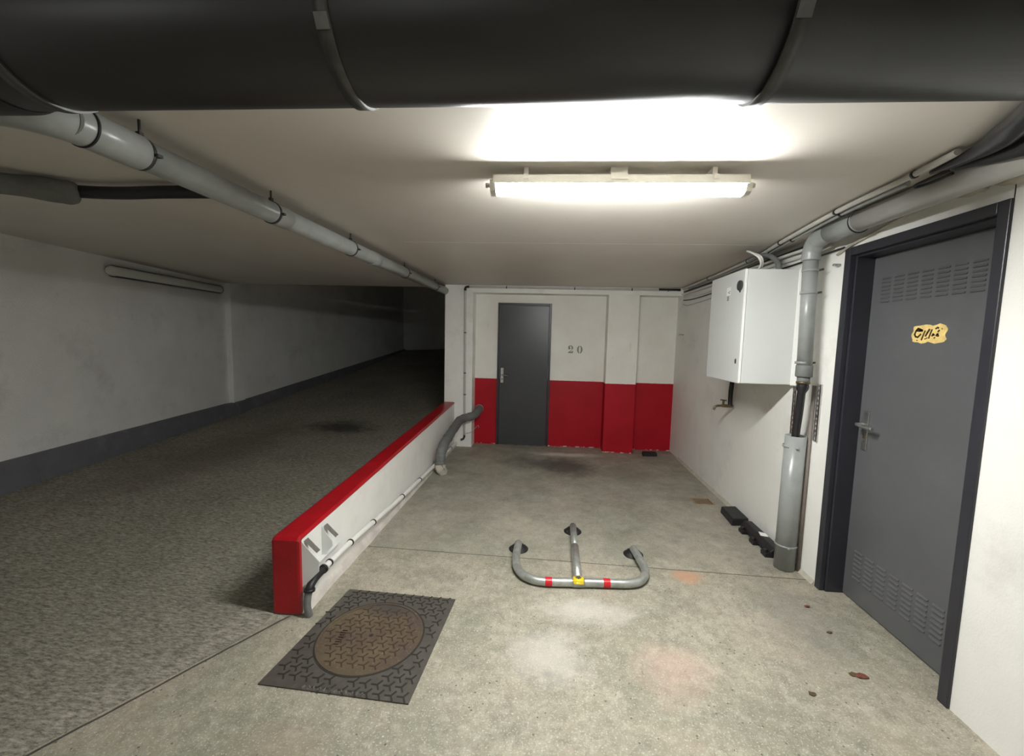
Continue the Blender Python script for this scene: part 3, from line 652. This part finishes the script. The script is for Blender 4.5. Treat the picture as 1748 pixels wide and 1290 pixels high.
# ---------------- tap under the cabinet ----------------
tp = thing('wall_tap', (1.68, 3.95, .93), 'small brass tap on a black insulated pipe below the cabinet', 'tap')
b = MB(); b.tube(smooth([(1.71, 3.97, 1.40), (1.706, 3.97, 1.2), (1.70, 3.97, 1.08), (1.70, 3.97, 1.0), (1.698, 3.96, .96)]), .02, 14, wob=.15); obj('supply_pipe', b, 'black', tp)
b = MB(); b.tube(smooth([(1.72, 3.96, .955), (1.66, 3.96, .955), (1.60, 3.96, .955), (1.565, 3.96, .945), (1.552, 3.96, .915)]), [.015] * 10 + [.011] * 15, 12); obj('spout', b, 'brass', tp)
b = MB(); b.tube([(1.635, 3.96, .965), (1.635, 3.96, 1.005)], .010, 10); b.tube([(1.605, 3.95, 1.012), (1.665, 3.97, 1.004)], .006, 8); obj('tap_handle', b, 'brass', tp)

# ---------------- conduits and cables ----------------
def clipring(b, c, d, r): b.ring(c, d, r, r + .004, .012, 18)
up = [(1.44, 1.66, 2.230), (1.465, 1.93, 2.230), (1.482, 2.36, 2.230), (1.565, 3.05, 2.230), (1.64, 3.55, 2.230), (1.688, 4.5, 2.230), (1.705, 5.45, 2.230), (1.706, 5.60, 2.230)]
def conduit(name, pts, r, mat, label, cat, clips=(), clipr=None, k=5):
    P_ = smooth(pts, k); b = MB(); b.tube(P_, r, 14)
    root = thing(name, tuple(P_[0]), label, cat); obj('tube', b, mat, root)
    for c in clips:
        i = int(c * (len(P_) - 1)); d = P_[min(i+1, len(P_)-1)] - P_[max(i-1, 0)]
        b = MB(); clipring(b, P_[i], d, r); obj('clip', b, 'black', root)
    return root
conduit('conduit', up, .0125, 'conduit', 'pale rigid conduit nearest the room, along the ceiling above the right wall', 'conduit', (.12, .3, .45, .6, .75))
conduit('conduit', [(x + .033, y + .01, z - .006) for x, y, z in up[1:-1]], .0125, 'pipe', 'grey rigid conduit running between the outer pale conduit and the thick waste pipe', 'conduit', (.2, .38, .55))
cab_sets = [
    ([(1.705, 2.87, 2.175), (1.705, 3.3, 2.180), (1.70, 3.9, 2.174), (1.712, 4.6, 2.160), (1.72, 5.2, 2.160), (1.72, 5.66, 2.166)], .010, 'conduit_white', 'white cable running just below the conduits on the right wall'),
    ([(1.73, 2.76, 2.15), (1.732, 3.0, 2.14), (1.73, 3.6, 2.145), (1.732, 4.2, 2.12), (1.735, 4.9, 2.10), (1.735, 5.62, 2.13)], .008, 'conduit_white', 'white cable below the others on the right wall, passing behind the cabinet top'),
    ([(1.735, 2.66, 2.115), (1.736, 3.2, 2.105), (1.736, 3.9, 2.10), (1.737, 4.6, 2.075), (1.738, 5.3, 2.07), (1.738, 5.65, 2.09)], .006, 'black', 'thin black cable along the right wall below the white cables'),
    ([(1.734, 2.55, 2.205), (1.734, 3.1, 2.205), (1.735, 3.8, 2.20), (1.735, 4.6, 2.192), (1.735, 5.64, 2.196)], .009, 'black', 'black cable tucked between conduits and right wall'),
    ([(1.738, 3.9, 2.05), (1.739, 4.4, 2.035), (1.739, 5.0, 2.015), (1.739, 5.5, 2.01), (1.739, 5.66, 2.04)], .005, 'conduit', 'thinnest drooping pale cable beyond the cabinet on right wall')]
for pts, r, mt, lab in cab_sets:
    b = MB(); b.tube(smooth(pts), r, 10); tag(obj('cable', b, mt), lab, 'cable')
b = MB(); b.tube(smooth([(1.737, 2.72, 2.085), (1.737, 2.60, 2.118), (1.737, 2.42, 2.15), (1.737, 2.25, 2.178), (1.737, 2.08, 2.185), (1.737, 1.95, 2.188)]), .0075, 10); tag(obj('cable', b, 'tan'), 'plaster-stained cable above the louvred door', 'cable')
b = MB(); b.tube(smooth([(1.46, 3.30, 2.225), (1.45, 3.22, 2.20), (1.47, 3.14, 2.15), (1.50, 3.16, 2.10), (1.505, 3.24, 2.066)]), .0075, 10)
b.tube(smooth([(1.48, 3.32, 2.225), (1.47, 3.24, 2.20), (1.49, 3.15, 2.155), (1.515, 3.17, 2.105), (1.525, 3.24, 2.066)]), .0075, 10)
tag(obj('cable_loop', b, 'conduit_white'), 'pair of white wires looping from the ceiling down to the cabinet top', 'cable')
b = MB(); P_ = smooth([(1.57, 3.50, 2.19), (1.575, 3.36, 2.20), (1.60, 3.25, 2.18), (1.625, 3.19, 2.13), (1.63, 3.17, 2.09), (1.63, 3.17, 2.064)], 10)
b.tube(P_, [.017 + (.0025 if i % 2 else 0) for i in range(len(P_))], 14); tag(obj('flexible_conduit', b, 'insul'), 'dark grey ribbed flexible conduit entering the cabinet top', 'conduit')
# black cable sheaf at the upper right corner
bun = thing('black_cable_bundle', (1.4, 1.4, 2.16), 'thick black plastic-wrapped cable bundle at upper right under the ceiling', 'cable bundle')
b = MB(); b.tube(smooth([(1.17, 1.02, 2.195), (1.27, 1.22, 2.20), (1.36, 1.36, 2.205), (1.44, 1.52, 2.208), (1.478, 1.68, 2.215), (1.49, 1.82, 2.222)]), [.036] * 18 + [.034, .032, .030, .027, .024, .022, .02, .018, .016, .014, .012, .010, .009], 18, wob=.2)
obj('wrapped_sheath', b, 'blackgloss', bun)
b = MB(); b.tube(smooth([(1.30, 1.00, 2.155), (1.40, 1.22, 2.158), (1.49, 1.42, 2.175), (1.53, 1.62, 2.20), (1.535, 1.78, 2.222)]), [.036] * 12 + [.033, .030, .027, .024, .020, .016, .014, .012, .010], 14, wob=.25)
obj('matt_sheath', b, 'black', bun)
b = MB(); b.tube(smooth([(1.535, 1.80, 2.222), (1.53, 1.86, 2.218), (1.535, 1.94, 2.218), (1.55, 1.96, 2.215), (1.56, 1.90, 2.212), (1.552, 1.80, 2.21)]), .006, 8)
obj('wire_loop', b, 'black', bun)
# plaster lumps round the penetration above the door
b = MB(); b.ball((1.735, 1.70, 2.195), .07, .45, 1.6, .55, 3, .5); b.ball((1.735, 1.90, 2.19), .045, .4, 1.4, .5, 3, .6)
tag(obj('plaster_patch', b, 'tan'), 'rough beige plaster lump on the wall above the louvred door', 'plaster')
b = MB(); b.tube([(1.748, 1.50, 2.15), (1.70, 1.50, 2.155)], .038, 24); tag(obj('pipe_stub', b, 'tan'), 'short beige pipe stub poking from the wall above the door at right edge', 'pipe')

# back wall conduit, pillar conduit, low wall conduit
CY = YB - .014
bc = conduit('conduit', [(-1.12, CY, 2.222), (-.6, CY, 2.222), (0, CY, 2.222), (.8, CY, 2.222), (1.40, CY, 2.222), (1.66, CY, 2.222)], .014, 'conduit', 'pale conduit along the top of the back wall', 'conduit', (.02, .22, .48, .70, .90))
b = MB(); b.tube([(1.42, CY - .001, 2.226), (1.70, CY - .001, 2.226)], .016, 12); obj('cable_coupling', b, 'black', bc)
vc = conduit('conduit', [(-1.165, CY, 2.19), (-1.160, CY, 1.6), (-1.155, CY, .9), (-1.152, CY, .17)], .014, 'conduit', 'vertical pale conduit on the white left pillar', 'conduit', (.06, .38, .60, .76, .93))
b = MB(); b.tube(smooth([(-1.165, CY, 2.17), (-1.163, CY, 2.205), (-1.145, CY, 2.220), (-1.11, CY, 2.222)]), .015, 14); obj('corner_bend', b, 'black', vc)
lc = thing('conduit', (-1.27, 3.5, .1), 'white conduit clipped along the foot of the low wall, black bend to floor', 'conduit')
LP = [(-1.258, 2.14, .178), (-1.258, 2.3, .180), (-1.258, 2.6, .170), (-1.258, 3.5, .112), (-1.258, 4.5, .080), (-1.258, 5.40, .068), (-1.250, 5.60, .070)]
LPs = smooth(LP, 8); CR = .0185; b = MB(); b.tube(LPs, CR, 18); obj('tube', b, 'conduit_white', lc)
for yy in (2.27, 2.52, 2.93, 3.45, 4.05, 4.9, 5.3):
    i = min(range(len(LPs)), key=lambda i: abs(LPs[i].y - yy)); b = MB(); clipring(b, LPs[i], LPs[min(i+1, len(LPs)-1)] - LPs[i-1], CR); obj('clip', b, 'black', lc)
b = MB(); b.tube(smooth([(-1.258, 2.21, .179), (-1.258, 2.15, .178), (-1.258, 2.105, .172), (-1.258, 2.072, .155), (-1.258, 2.062, .132)]), .022, 18); obj('black_bend', b, 'black', lc)
b = MB(); b.ring((-1.258, 2.207, .179), (0, 1, 0), .022, .026, .014, 20); obj('collar', b, 'black', lc)
b = MB(); b.ring((-1.258, 2.064, .140), (0, .2, 1), .022, .029, .014, 20); obj('collar', b, 'black', lc)
b = MB(); b.tube(smooth([(-1.258, 2.062, .140), (-1.262, 2.052, .10), (-1.262, 2.048, .05), (-1.254, 2.052, .001)]), .019, 18); obj('hose_tail', b, 'insul', lc)
b = MB(); b.tube(smooth([(-1.152, CY, .18), (-1.155, CY, .14), (-1.17, CY - .012, .115), (-1.20, CY - .02, .105)]), .014, 14); obj('corner_bend', b, 'black', vc)

# grey flexible pipe at the pillar
fp = thing('flexible_pipe', (-1.17, 4.6, 0), 'bent grey insulated pipe from red back wall down along low wall to the floor', 'pipe')
P_ = smooth([(-.985, YR - .004, .512), (-.984, 5.80, .502), (-.992, 5.70, .480), (-1.04, 5.615, .455), (-1.12, 5.56, .44), (-1.165, 5.46, .425), (-1.175, 5.30, .402), (-1.175, 4.93, .350), (-1.175, 4.66, .305), (-1.178, 4.55, .26), (-1.18, 4.51, .20), (-1.18, 4.50, .12), (-1.18, 4.495, .075)], 9)
b = MB(); b.tube(P_, [.054 + .003 * (1 if (i // 2) % 2 else 0) + .002 * math.sin(i * .7) for i in range(len(P_))], 24, wob=.08); obj('pipe_body', b, 'insul', fp)
b = MB(); b.tube(smooth([(-1.18, 4.498, .10), (-1.175, 4.49, .065), (-1.155, 4.47, .045), (-1.125, 4.445, .035)]), [.060, .060, .056, .045], 24); obj('floor_elbow', b, 'tan', fp)
b = MB(); b.tube([(-1.150, 4.440, .125), (-1.105, 4.415, .075)], .0035, 8); obj('bright_edge', b, 'steel', fp)
b = MB(); b.ring((-.985, YR - .004, .512), (0, 1, 0), .048, .062, .01, 24); obj('wall_rosette', b, 'tan', fp)
b = MB(); b.tube(smooth([(-1.125, CY - .012, .20), (-1.10, CY - .03, .205), (-1.05, CY - .02, .225), (-1.02, CY + .02, .25), (-1.0, YR - .02, .265), (-.985, YR - .02, .25), (-.995, YR - .02, .235)]), .004, 8); tag(obj('wire', b, 'conduit'), 'thin loose wire between pillar conduit and red wall', 'wire')
b = MB(); b.tube([(1.748, 5.60, 1.64), (1.70, 5.60, 1.64)], .007, 8); b.tube([(1.703, 5.56, 1.64), (1.703, 5.66, 1.64)], .008, 8); tag(obj('wall_hook', b, 'steel'), 'small steel hook on the right wall near the back corner', 'hook')
b = MB(); b.tube([(1.748, 2.70, 2.02), (1.705, 2.70, 2.02)], .008, 10); tag(obj('wall_peg', b, 'steel'), 'small steel peg between the down pipe and the louvred door', 'peg')

# ---------------- folding parking barrier ----------------
hp_ = thing('parking_barrier', (.23, 2.8, 0), 'galvanised steel folding parking hoop lying flat on the bay floor', 'parking barrier')
TR = .0265
P_ = smooth([(-.178, 2.885, .055), (-.182, 2.78, .048), (-.178, 2.665, .040), (-.160, 2.585, .034), (-.115, 2.515, .031), (-.045, 2.475, .030), (.04, 2.465, .030), (.23, 2.478, .030), (.42, 2.490, .030), (.53, 2.498, .030), (.605, 2.525, .031), (.655, 2.59, .034), (.672, 2.67, .040), (.660, 2.78, .048), (.643, 2.90, .055)], 8)
b = MB(); b.tube(P_, TR, 22); obj('hoop', b, 'galv', hp_)
b = MB(); b.tube([(.232, 3.215, .058), (.228, 2.88, .045)], TR * .93, 20); b.tube([(.228, 2.90, .0455), (.224, 2.50, .036)], TR * 1.06, 20); obj('centre_leg', b, 'galv', hp_)
b = MB(); a_ = Vector((.187, 2.4755, .030)); c_ = Vector((.262, 2.480, .030)); b.tube([a_, c_], TR + .0035, 22); obj('collar', b, 'galv', hp_)
for xx in (.045, .405):
    b = MB(); i = min(range(len(P_)), key=lambda i: abs(P_[i].x - xx) + abs(P_[i].y - 2.47) * 2); b.tube([P_[i] - Vector((.021, .0013, 0)), P_[i] + Vector((.021, .0013, 0))], TR + .0012, 22, cap=False); obj('red_band', b, 'redtape', hp_, label='red reflective band')
b = MB()
for i in range(8):
    a0 = math.radians(52 + i * 15); a1 = math.radians(52 + (i + 1) * 15); rr = TR + .0055
    v = [b.bm.verts.new((xx, 2.478 + rr * math.cos(a) * 1.0, .030 + rr * math.sin(a))) for xx, a in ((.192, a0), (.257, a0), (.257, a1), (.192, a1))]
    f = b.bm.faces.new(v); f.smooth = True
yt = obj('yellow_label', b, 'yellowtape', hp_, label='yellow label with a small black mark')
sm = yt.modifiers.new('thick', 'SOLIDIFY'); sm.thickness = .001
b = MB()
for k, (u0, u1, a0) in enumerate([(.205, .243, 92), (.213, .236, 80), (.208, .24, 104), (.219, .23, 112)]):
    rr = TR + .0072; a = math.radians(a0); b.box(u0, u1, 2.478 + rr * math.cos(a) - .002, 2.478 + rr * math.cos(a) + .002, .030 + rr * math.sin(a) - .001, .030 + rr * math.sin(a) + .0002)
obj('label_print', b, 'ink', yt)
for (x, y) in ((-.178, 2.905), (.232, 3.232), (.650, 2.92)):
    b = MB(); P2 = [(x, y, 0), (x, y, .006), (x, y, .008), (x, y, .020), (x, y, .034), (x, y, .042)]
    b.tube(P2, [.070, .070, .064, .052, .036, .02], 28); fc = obj('foot_flange', b, 'black', hp_)
    for k in range(4):
        b = MB(); an = k * PI / 2 + .6; b.tube([(x + .053 * math.cos(an), y + .053 * math.sin(an), .006), (x + .053 * math.cos(an), y + .053 * math.sin(an), .019)], .007, 6); obj('bolt', b, 'strap', fc)

# ---------------- manhole cover ----------------
mh = thing('manhole_cover', (-.85, 1.93, 0), 'square cast iron manhole frame with a rusty round lid beside the low wall', 'manhole cover')
c4 = [(-1.218, 1.600), (-.538, 1.563), (-.500, 2.270), (-1.150, 2.300)]
mc = (-.857, 1.932); RO = .264
NS = 64; zf = .006
b = MB()
def edge_pt(an):
    d = Vector((math.cos(an), math.sin(an))); best = None
    for i in range(4):
        p = Vector(c4[i]) - Vector(mc); q_ = Vector(c4[(i+1) % 4]) - Vector(mc); e = q_ - p
        den = d.x * e.y - d.y * e.x
        if abs(den) < 1e-9: continue
        tt = (p.x * e.y - p.y * e.x) / den; ss = (p.x * d.y - p.y * d.x) / den
        if tt > 0 and -1e-6 <= ss <= 1 + 1e-6: best = d * tt
    return best
angs = sorted([2 * PI * k / NS for k in range(NS)] + [math.atan2(y - mc[1], x - mc[0]) % (2 * PI) for x, y in c4])
inn = [b.bm.verts.new((mc[0] + RO * math.cos(a), mc[1] + RO * math.sin(a), zf)) for a in angs]
inl = [b.bm.verts.new((mc[0] + RO * math.cos(a), mc[1] + RO * math.sin(a), -.01)) for a in angs]
ott = [b.bm.verts.new((mc[0] + edge_pt(a).x, mc[1] + edge_pt(a).y, zf)) for a in angs]
otl = [b.bm.verts.new((mc[0] + edge_pt(a).x, mc[1] + edge_pt(a).y, -.01)) for a in angs]
n = len(angs)
for k in range(n):
    j = (k + 1) % n
    for A, B in ((inn, ott), (ott, otl), (inl, inn), (otl, inl)): b.bm.faces.new([A[k], A[j], B[j], B[k]])
def ypat(b, inside, z0, h, sp=.0545, arm=.0285, wd=.0075):
    f0 = len(b.bm.faces)
    r0 = RO
    rot = math.radians(-2)
    for i in range(-12, 13):
        for j in range(-12, 13):
            px = (i + (.5 if j % 2 else 0)) * sp; py = j * sp * .866
            x = mc[0] + px * math.cos(rot) - py * math.sin(rot); y = mc[1] + px * math.sin(rot) + py * math.cos(rot)
            dd_ = math.hypot(x - mc[0], y - mc[1])
            if inside:
                if dd_ > RO - .034 or dd_ < .028: continue
            else:
                if dd_ < RO + .020: continue
                ok = True
                for k in range(4):
                    p = Vector(c4[k]); q_ = Vector(c4[(k+1) % 4]); e = (q_ - p).normalized(); d = e.x * (y - p.y) - e.y * (x - p.x)
                    if d < .019: ok = False
                if not ok: continue
            for k in range(3):
                a = rot + k * 2 * PI / 3 + PI / 3
                M4 = Matrix.Translation((x, y, 0)) @ Matrix.Rotation(a, 4, 'Z'); b.box(0, arm, -wd / 2, wd / 2, z0 - .001, z0 + h, M4)
    b.bm.faces.ensure_lookup_table()
    for f in b.bm.faces[f0:]: f.material_index = 1
ypat(b, False, zf, .0014)
fr = obj('frame', b, 'cast', mh, mat2='groove')
b = MB(); b.tube([(mc[0], mc[1], -.005), (mc[0], mc[1], zf + .0005), (mc[0], mc[1], zf + .001)], [RO - .006, RO - .006, RO - .008], 80)
b.ring((mc[0], mc[1], zf + .001), (0, 0, 1), RO - .020, RO - .007, .006, 80)
ypat(b, True, zf, .0014)
for k in range(7):     # worn raised lettering on the lid, no longer readable
    M4 = Matrix.Translation((mc[0] - .145, mc[1] - .055 + k * .016 - .02, 0)); b.box(-.012, .012, -.003, .003, zf, zf + .006, M4)
ld = obj('lid', b, 'rust', mh, label='rusty brown round lid', mat2='groove_rust')
b = MB(); b.tube([(mc[0], mc[1], zf), (mc[0], mc[1], zf + .0016)], .011, 16); obj('lifting_hole', b, 'groove', ld)
b = MB(); b.ring((mc[0], mc[1], zf + .0002), (0, 0, 1), RO - .0065, RO + .0015, .003, 80); obj('seat_gap', b, 'groove', fr)
b = MB()
for k in range(12):     # worn lettering strip cast along the near edge
    tt = .30 + k * .036; x = c4[0][0] + (c4[1][0] - c4[0][0]) * tt; y = c4[0][1] + (c4[1][1] - c4[0][1]) * tt + .012
    M4 = Matrix.Translation((x, y, 0)) @ Matrix.Rotation(-.1 + .5 * ((k * 7) % 3 - 1), 4, 'Z'); b.box(-.003, .003, -.009, .009, zf - .001, zf + .003, M4)
    if k % 2: b.box(x - .008, x + .008, y - .002, y + .002, zf - .001, zf + .003)
obj('cast_lettering', b, 'steel', fr)

# ---------------- black rubber blocks, drain grate, debris ----------------
def block(name, corners, h, lab, cat, mat='black', inset=.012, bev=.006):
    b = MB(); cxm = sum(c[0] for c in corners) / 4; cym = sum(c[1] for c in corners) / 4
    up_ = [(cxm + (x - cxm) * (1 - inset * 6), cym + (y - cym) * (1 - inset * 4), h) for x, y in corners]
    b.hexa([(x, y, 0) for x, y in corners], up_); return tag(obj(name, b, mat, None, bev), lab, cat)
block('rubber_block', [(1.585, 3.50), (1.735, 3.52), (1.742, 3.80), (1.60, 3.78)], .062, 'flat black rubber block by the right wall, beyond the black wheel stop', 'block')
block('rubber_block', [(1.30, 5.58), (1.50, 5.60), (1.50, 5.70), (1.31, 5.70)], .045, 'small black block on the floor against the red back wall', 'block')
bb = thing('wheel_stop', (1.67, 3.2, 0), 'black rubber wheel stop on feet by the right wall, white paper scrap on top', 'wheel stop')
M4 = Matrix.Translation((1.672, 3.215, 0)) @ Matrix.Rotation(math.radians(0), 4, 'Z')
b = MB(); b.prism([(-.055, .02), (.055, .02), (.055, .045), (.03, .078), (-.025, .078), (-.055, .05)], -.235, .235, lambda u, v, d: (1.682 + u, 3.205 + d, v)); obj('bar', b, 'black', bb, .006)
for yy in (3.02, 3.20, 3.38):
    b = MB(); b.box(1.60, 1.722, yy - .035, yy + .035, 0, .03); b.tube([(1.615, yy, .003), (1.615, yy, .05)], .016, 14); obj('foot', b, 'black', bb, .003)
b = MB(); b.prism([(-.03, -.03), (.022, -.045), (.03, .015), (-.012, .04)], .0785, .0795, lambda u, v, d: (1.683 + u, 3.20 + v, d)); tag(obj('paper_scrap', b, 'paper'), 'torn white paper scrap on the black wheel stop', 'paper')
gr = thing('drain_grate', (1.53, 4.03, 0), 'small rusty drain grate in the floor near the right wall', 'drain')
b = MB(); b.box(1.44, 1.62, 3.95, 3.962, 0, .004); b.box(1.44, 1.62, 4.098, 4.11, 0, .004); b.box(1.44, 1.452, 3.962, 4.098, 0, .004); b.box(1.608, 1.62, 3.962, 4.098, 0, .004)
for k in range(8): b.box(1.457 + k * .0185, 1.466 + k * .0185, 3.962, 4.098, 0, .0035)
obj('grate_bars', b, 'grate', gr); b = MB(); b.box(1.45, 1.61, 3.96, 4.10, 0, .001); obj('dark_sump', b, 'ink', gr)
leaves = [(1.494, 1.905, .028, 'leaf', 'reddish dry leaf on the floor in front of the door, largest of the debris'), (1.462, 1.912, .018, 'leafb', 'dark brown leaf scrap touching the reddish leaf'),
          (1.20, 1.78, .014, 'leafb', 'tiny brown leaf crumb left of the reddish leaf, nearest the photo foot'), (1.56, 2.42, .014, 'leaf', 'tiny reddish crumb on the floor near the door frame foot'),
          (1.54, 2.20, .013, 'leafb', 'tiny dark crumb on the floor between frame foot and reddish leaf')]
for (x, y, r, mt, lab) in leaves:
    b = MB(); k = 9; pts = []
    for i in range(k):
        a = 2 * PI * i / k; rr = r * (.6 + .5 * random.random()); pts.append((x + rr * math.cos(a) * 1.4, y + rr * math.sin(a) * .8, .003 + .007 * random.random()))
    c = b.bm.verts.new((x, y, .010)); vv = [b.bm.verts.new(p) for p in pts]; c2 = b.bm.verts.new((x, y, .002)); v2 = [b.bm.verts.new((p[0], p[1], p[2] - .0025)) for p in pts]
    for i in range(k): b.bm.faces.new([c, vv[i], vv[(i+1) % k]]); b.bm.faces.new([c2, v2[(i+1) % k], v2[i]]); b.bm.faces.new([vv[i], v2[i], v2[(i+1) % k], vv[(i+1) % k]])
    tag(obj('dry_leaf', b, mt), lab, 'leaf')
